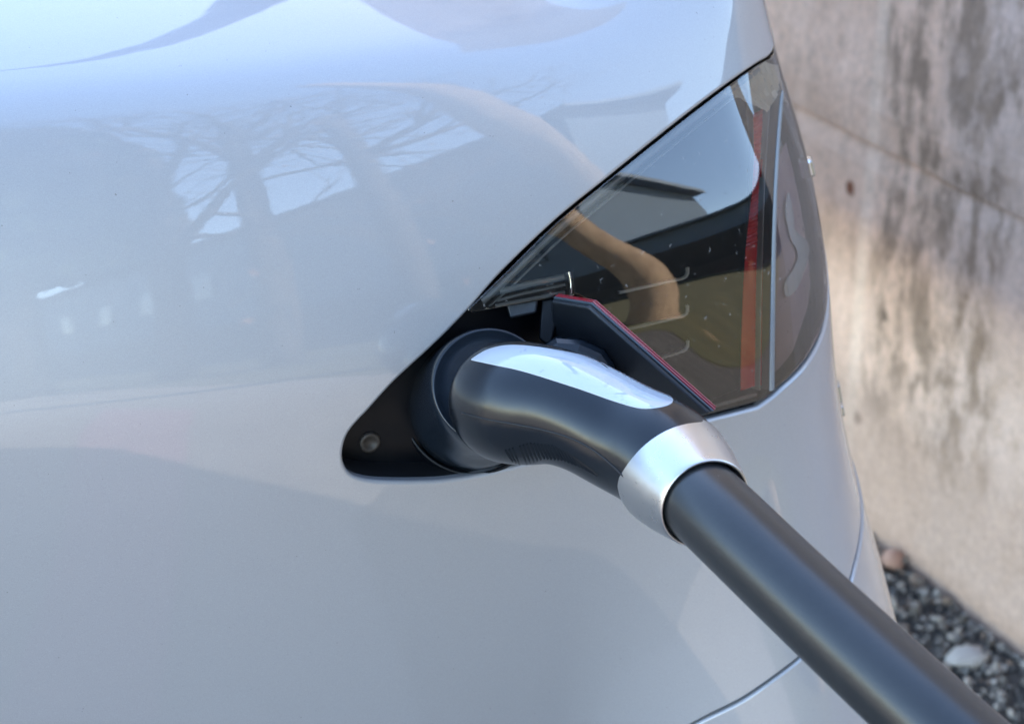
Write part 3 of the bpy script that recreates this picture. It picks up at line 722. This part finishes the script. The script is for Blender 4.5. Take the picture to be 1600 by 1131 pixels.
# ------------------------------------------------------------------ the yard behind the camera, seen in the paint and the lens
paving = mat('pale_paving', (.2, .2, .2), .8)
tc = coords(paving); lk(paving, ramp(paving, noise(paving, tc, 9, 8, .65), [(.3, (.13, .11, .095)), (.7, (.215, .185, .155))]), P_(paving).inputs['Base Color'])
grass = mat('grass', (.12, .12, .05), .9)
tc = coords(grass); lk(grass, ramp(grass, noise(grass, tc, 5, 8, .7), [(.3, (.035, .034, .014)), (.7, (.080, .070, .030))]), P_(grass).inputs['Base Color'])
def sheet(name, pts, z, m): return make(name, [(x, y, z) for x, y in pts], [tuple(range(len(pts)))], m, kind='structure', smooth=False)
e0 = g0 + wn * .75
fa = e0 + wd * 4; fb = e0 - wd * 1.9
sheet('paving', [(-9, fa[1]), (fa[0], fa[1]), (fb[0], fb[1]), (1.35, -.75), (.7, -12), (-9, -12)], .004, paving)
sheet('lawn', [(1.352, -.752), (9.3, -.2), (5, -40), (-9, -40), (-9, -12.004), (.7, -12.004)], .004, grass)
brick = mat('pink_band_red', (.30, .17, .17), .8)  # red for the added reflection strip, not real brickwork
tc = coords(brick); lk(brick, ramp(brick, noise(brick, tc, 12, 6, .6), [(.3, (.19, .105, .115)), (.7, (.26, .145, .155))]), P_(brick).inputs['Base Color'])
def ground_seen(px):
    q = body.solve(px); P = body.P(q); n = body.normal(q); d = P - CAM; d /= np.linalg.norm(d, axis=1)[:, None]; r = d - 2 * (d * n).sum(1)[:, None] * n
    return [tuple((p + v * (-p[2] / v[2]))[:2]) for p, v in zip(P, r)]
sheet('pink_band_strip', ground_seen([(0, 1131), (245, 1131), (285, 850), (308, 640), (160, 640), (100, 850)]), .008, brick)  # added unseen ground strip, shaped so the side panel mirrors a pink band
# long grey building
bp = np.array([.1, .85, 0]); bn = np.array([math.sin(R(100)), math.cos(R(100)), 0]); bd = np.array([math.sin(R(190)), math.cos(R(190)), 0])
bld = empty('building', tuple(bp + bn * 10), 'long grey building with a dark wooden base at the far side of the yard', 'building')
bgrey = mat('grey_render', (.085, .12, .16), .8); bdark = mat('dark_boarding', (.02, .019, .02), .8); roofm = mat('slate_roof', (.13, .16, .20), .7)
Rb = np.stack([bd, bn, [0, 0, 1]], 1)
def bbox(name, a0, a1, d0, d1, z0, z1, m):
    v, f = box(((a0 + a1) / 2, (d0 + d1) / 2, (z0 + z1) / 2), (a1 - a0, d1 - d0, z1 - z0)); v = v @ Rb.T + bp
    return make(name, v, f, m, bld, smooth=False)
bbox('wall', 7, 45, 10, 18, 2.0, 6.8, bgrey); bbox('annexe_wall', -9, 6.98, 10.1, 16, 2.0, 3.0, bgrey); bbox('annexe_roof', -9.4, 6.97, 9.8, 16.2, 3.01, 3.12, bgrey); bbox('boarding', -9, 45, 9.9, 17.9, 0, 1.99, bdark); bbox('eave', 6.5, 45.5, 9.6, 18.4, 6.81, 7.0, roofm)
for k in range(8): bbox('window', 9 + k * 4.5, 10.3 + k * 4.5, 9.94, 10.05, 3.6, 5.0, mat('window_glass', (.02, .03, .04), .05))
# tan timber pole
wood = mat('tan_timber', (.62, .40, .22), .8); tc = coords(wood, (1, 1, .08)); lk(wood, bump(wood, noise(wood, tc, 30, 8, .7), 1, .05).outputs[0], P_(wood).inputs['Normal']); lk(wood, ramp(wood, noise(wood, coords(wood, (1, 1, .3)), 9, 6, .7), [(.3, (.34, .22, .13)), (.7, (.60, .42, .27))]), P_(wood).inputs['Base Color'])
def tubeline(pts, rad, seg=8):
    P = np.asarray(pts, float); T = np.gradient(P, axis=0); T /= np.linalg.norm(T, axis=1)[:, None] + 1e-9
    ref = np.array([.31, .17, .93]) if abs(T[0] @ [.31, .17, .93]) < .9 else np.array([1., 0, 0])
    A = np.cross(T, ref); A /= np.linalg.norm(A, axis=1)[:, None]; B = np.cross(T, A); r = np.asarray(rad)[:, None]
    V = np.stack([P + A * r * math.cos(t) + B * r * math.sin(t) for t in np.linspace(0, 2 * math.pi, seg, endpoint=False)], 1).reshape(-1, 3)
    F_ = grid_faces(len(P), seg, cv=True) + [tuple(range(seg)), tuple((len(P) - 1) * seg + k for k in range(seg))]
    return V, F_
_q = body.solve([(700, 145), (760, 190), (830, 250), (890, 300)]); _q2 = lens_s.solve([(960, 345), (1012, 400)])
def bounce(S, q):
    P = S.P(q); n = S.normal(q); d = P - CAM; d /= np.linalg.norm(d, axis=1)[:, None]; return P, d - 2 * (d * n).sum(1)[:, None] * n
pts = []
for S, q in ((body, _q), (lens_s, _q2)):
    for P, r in zip(*bounce(S, q)): pts.append(P + r * 3.0 / np.linalg.norm(r[:2]))
pts = np.array(pts)[::-1]; pts = pts[np.argsort(pts[:, 2])]
for p in pts: print('trunk', p.round(2))
POLE = np.array([pts[0, 0], pts[0, 1], 0]); zz_ = pts[:, 2]
path = np.array([[np.interp(z, zz_, pts[:, 0]), np.interp(z, zz_, pts[:, 1]), z] for z in np.linspace(-.1, 6.5, 60)])
k_ = np.ones(9) / 9
for c_ in (0, 1):
    path[:, c_] = np.convolve(np.pad(path[:, c_], 4, 'edge'), k_, 'valid'); path[:, c_] = np.convolve(np.pad(path[:, c_], 4, 'edge'), k_, 'valid')
pole = empty('leaning_tree', tuple(POLE), 'tan barked tree with a smooth bent trunk at the edge of the paving', 'tree')
V, F_ = tubeline(path, np.linspace(.17, .12, 60), 24); fixn(make('trunk', V, F_, wood, pole))
# bare trees
bark = mat('bark', (.07, .055, .045), .9); leafm = mat('russet_leaf', (.16, .07, .03), .7)
def tree(x, y, h, r, seed, label, lean=0):
    rg = np.random.default_rng(seed); base = np.array([x, y, 0.]); t = empty('bare_tree', tuple(base), label, 'tree', group='bare trees across the yard')
    n = 9; tr = [base + [lean * k / n, .1 * math.sin(k), h * .62 * k / n] for k in range(n + 1)]
    V, F_ = tubeline(tr, np.linspace(r, r * .6, n + 1), 12); fixn(make('trunk', V, F_, bark, t))
    S = Soup(); tips = []
    def grow_(p, d, L, rr, lev):
        m = 5; pts = [p]
        for k in range(m):
            d = d + rg.normal(0, .16, 3) + [0, 0, .03]; d /= np.linalg.norm(d); pts.append(pts[-1] + d * L / m)
        V, F_ = tubeline(pts, np.linspace(rr, rr * .55, m + 1), 6 if lev < 2 else 4); S.add(V, F_)
        if lev >= 4: tips.append(pts[-1]); return
        for j in range(4 if lev < 2 else 3):
            e = d + rg.normal(0, .55, 3); e /= np.linalg.norm(e); q = pts[rg.integers(2, m + 1)]
            grow_(q, e, L * rg.uniform(.6, .8), rr * .5, lev + 1)
    for k in range(6):
        a = rg.uniform(0, 6.28); b = rg.uniform(.25, 1.0); i = rg.integers(3, n + 1)
        grow_(tr[i], np.array([math.cos(a) * b, math.sin(a) * b, .75]), h * .26, r * .42, 1)
    fixn(S.make('branches', bark, t))
    Lf = Soup()
    for p in tips:
        for _ in range(2):
            if rg.random() < .55: continue
            s_ = rg.uniform(.05, .09); Rr = rot(); ang = np.linspace(0, 2 * math.pi, 10, endpoint=False)
            v = np.stack([np.cos(ang), np.sin(ang), 0 * ang], 1) * np.where(np.arange(10) % 2, .4, 1)[:, None] * s_
            Lf.add(np.concatenate([v @ Rr.T + p + rg.normal(0, .12, 3)]), [tuple(range(10))])
    lf = Lf.make('leaves', leafm, t, smooth=False); lf['kind'] = 'stuff'
def pol(px_, az, dist): return px_ + dist * math.sin(R(az)), .85 + dist * math.cos(R(az))
for k, (x0, az, di, h, r, lb) in enumerate(((.09, 162.5, 7.5, 10, .20, 'bare tree with a straight thick trunk, middle one of the yard trees'), (.16, 153, 7.0, 10, .20, 'bare leaning tree nearest to the timber pole'),
        (.05, 169, 8.5, 11, .22, 'bare tree with the thickest trunk at the left of the yard'))):
    x, y = pol(x0, az, di); tree(x, y, h, r, 20 + k, lb, lean=(.1, -.2, .2)[k])

# dense evergreen at the far left of the yard
eg = empty('evergreen_tree', (pol(.0, 177, 9)[0], pol(.0, 177, 9)[1], 0), 'dense dark evergreen tree beside the bare trees', 'tree')
ebase = np.array([*pol(.0, 177, 9), 0]); V, F_ = tubeline([ebase + [0, 0, z] for z in (0, 3, 6, 10)], [.25, .2, .14, .04], 10); fixn(make('trunk', V, F_, bark, eg))
needle = mat('evergreen_leaf', (.035, .055, .03), .7); Cr = Soup()
for k in range(8000):
    z = rng.uniform(2.6, 11.5); rad = (1.1 - abs(z - 6) / 9) * 1.5 * rng.uniform(.2, 1) ** .4; a = rng.uniform(0, 6.28)
    c = ebase + [rad * math.cos(a), rad * math.sin(a), z]; v = np.array([[-.16, -.03, 0], [.16, -.05, 0], [.2, .05, .02], [-.1, .08, .02]]) * rng.uniform(.7, 1.6)
    Cr.add(v @ rot().T + c, [(0, 1, 2, 3)])
cr = Cr.make('crown', needle, eg, smooth=False); cr['kind'] = 'stuff'

OB = np.array([2.5, 6.0, 0]); obt = empty('arc_reflection_tree', tuple(OB), 'unseen tree added behind the concrete wall, its long bough reflected as a dark arc on the car', 'tree')
pb = spline([(2.5, 6, -.1), (2.45, 5.9, 2), (2.3, 5.8, 3.4), (1.9, 5.3, 4.5), (1.35, 4.8, 4.95), (.96, 4.22, 5), (.86, 3.94, 5), (.70, 3.53, 5), (.58, 3.29, 5), (.47, 3.16, 5), (.36, 3.02, 5), (.17, 2.91, 5), (-.1, 2.82, 4.98)], 6)  # added bough, laid out so the top of the body mirrors a dark arc
V, F_ = tubeline(pb, np.interp(np.linspace(0, 1, len(pb)), [0, .4, .55, 1], [.22, .14, .09, .012]), 14); fixn(make('trunk', V, F_, bark, obt))
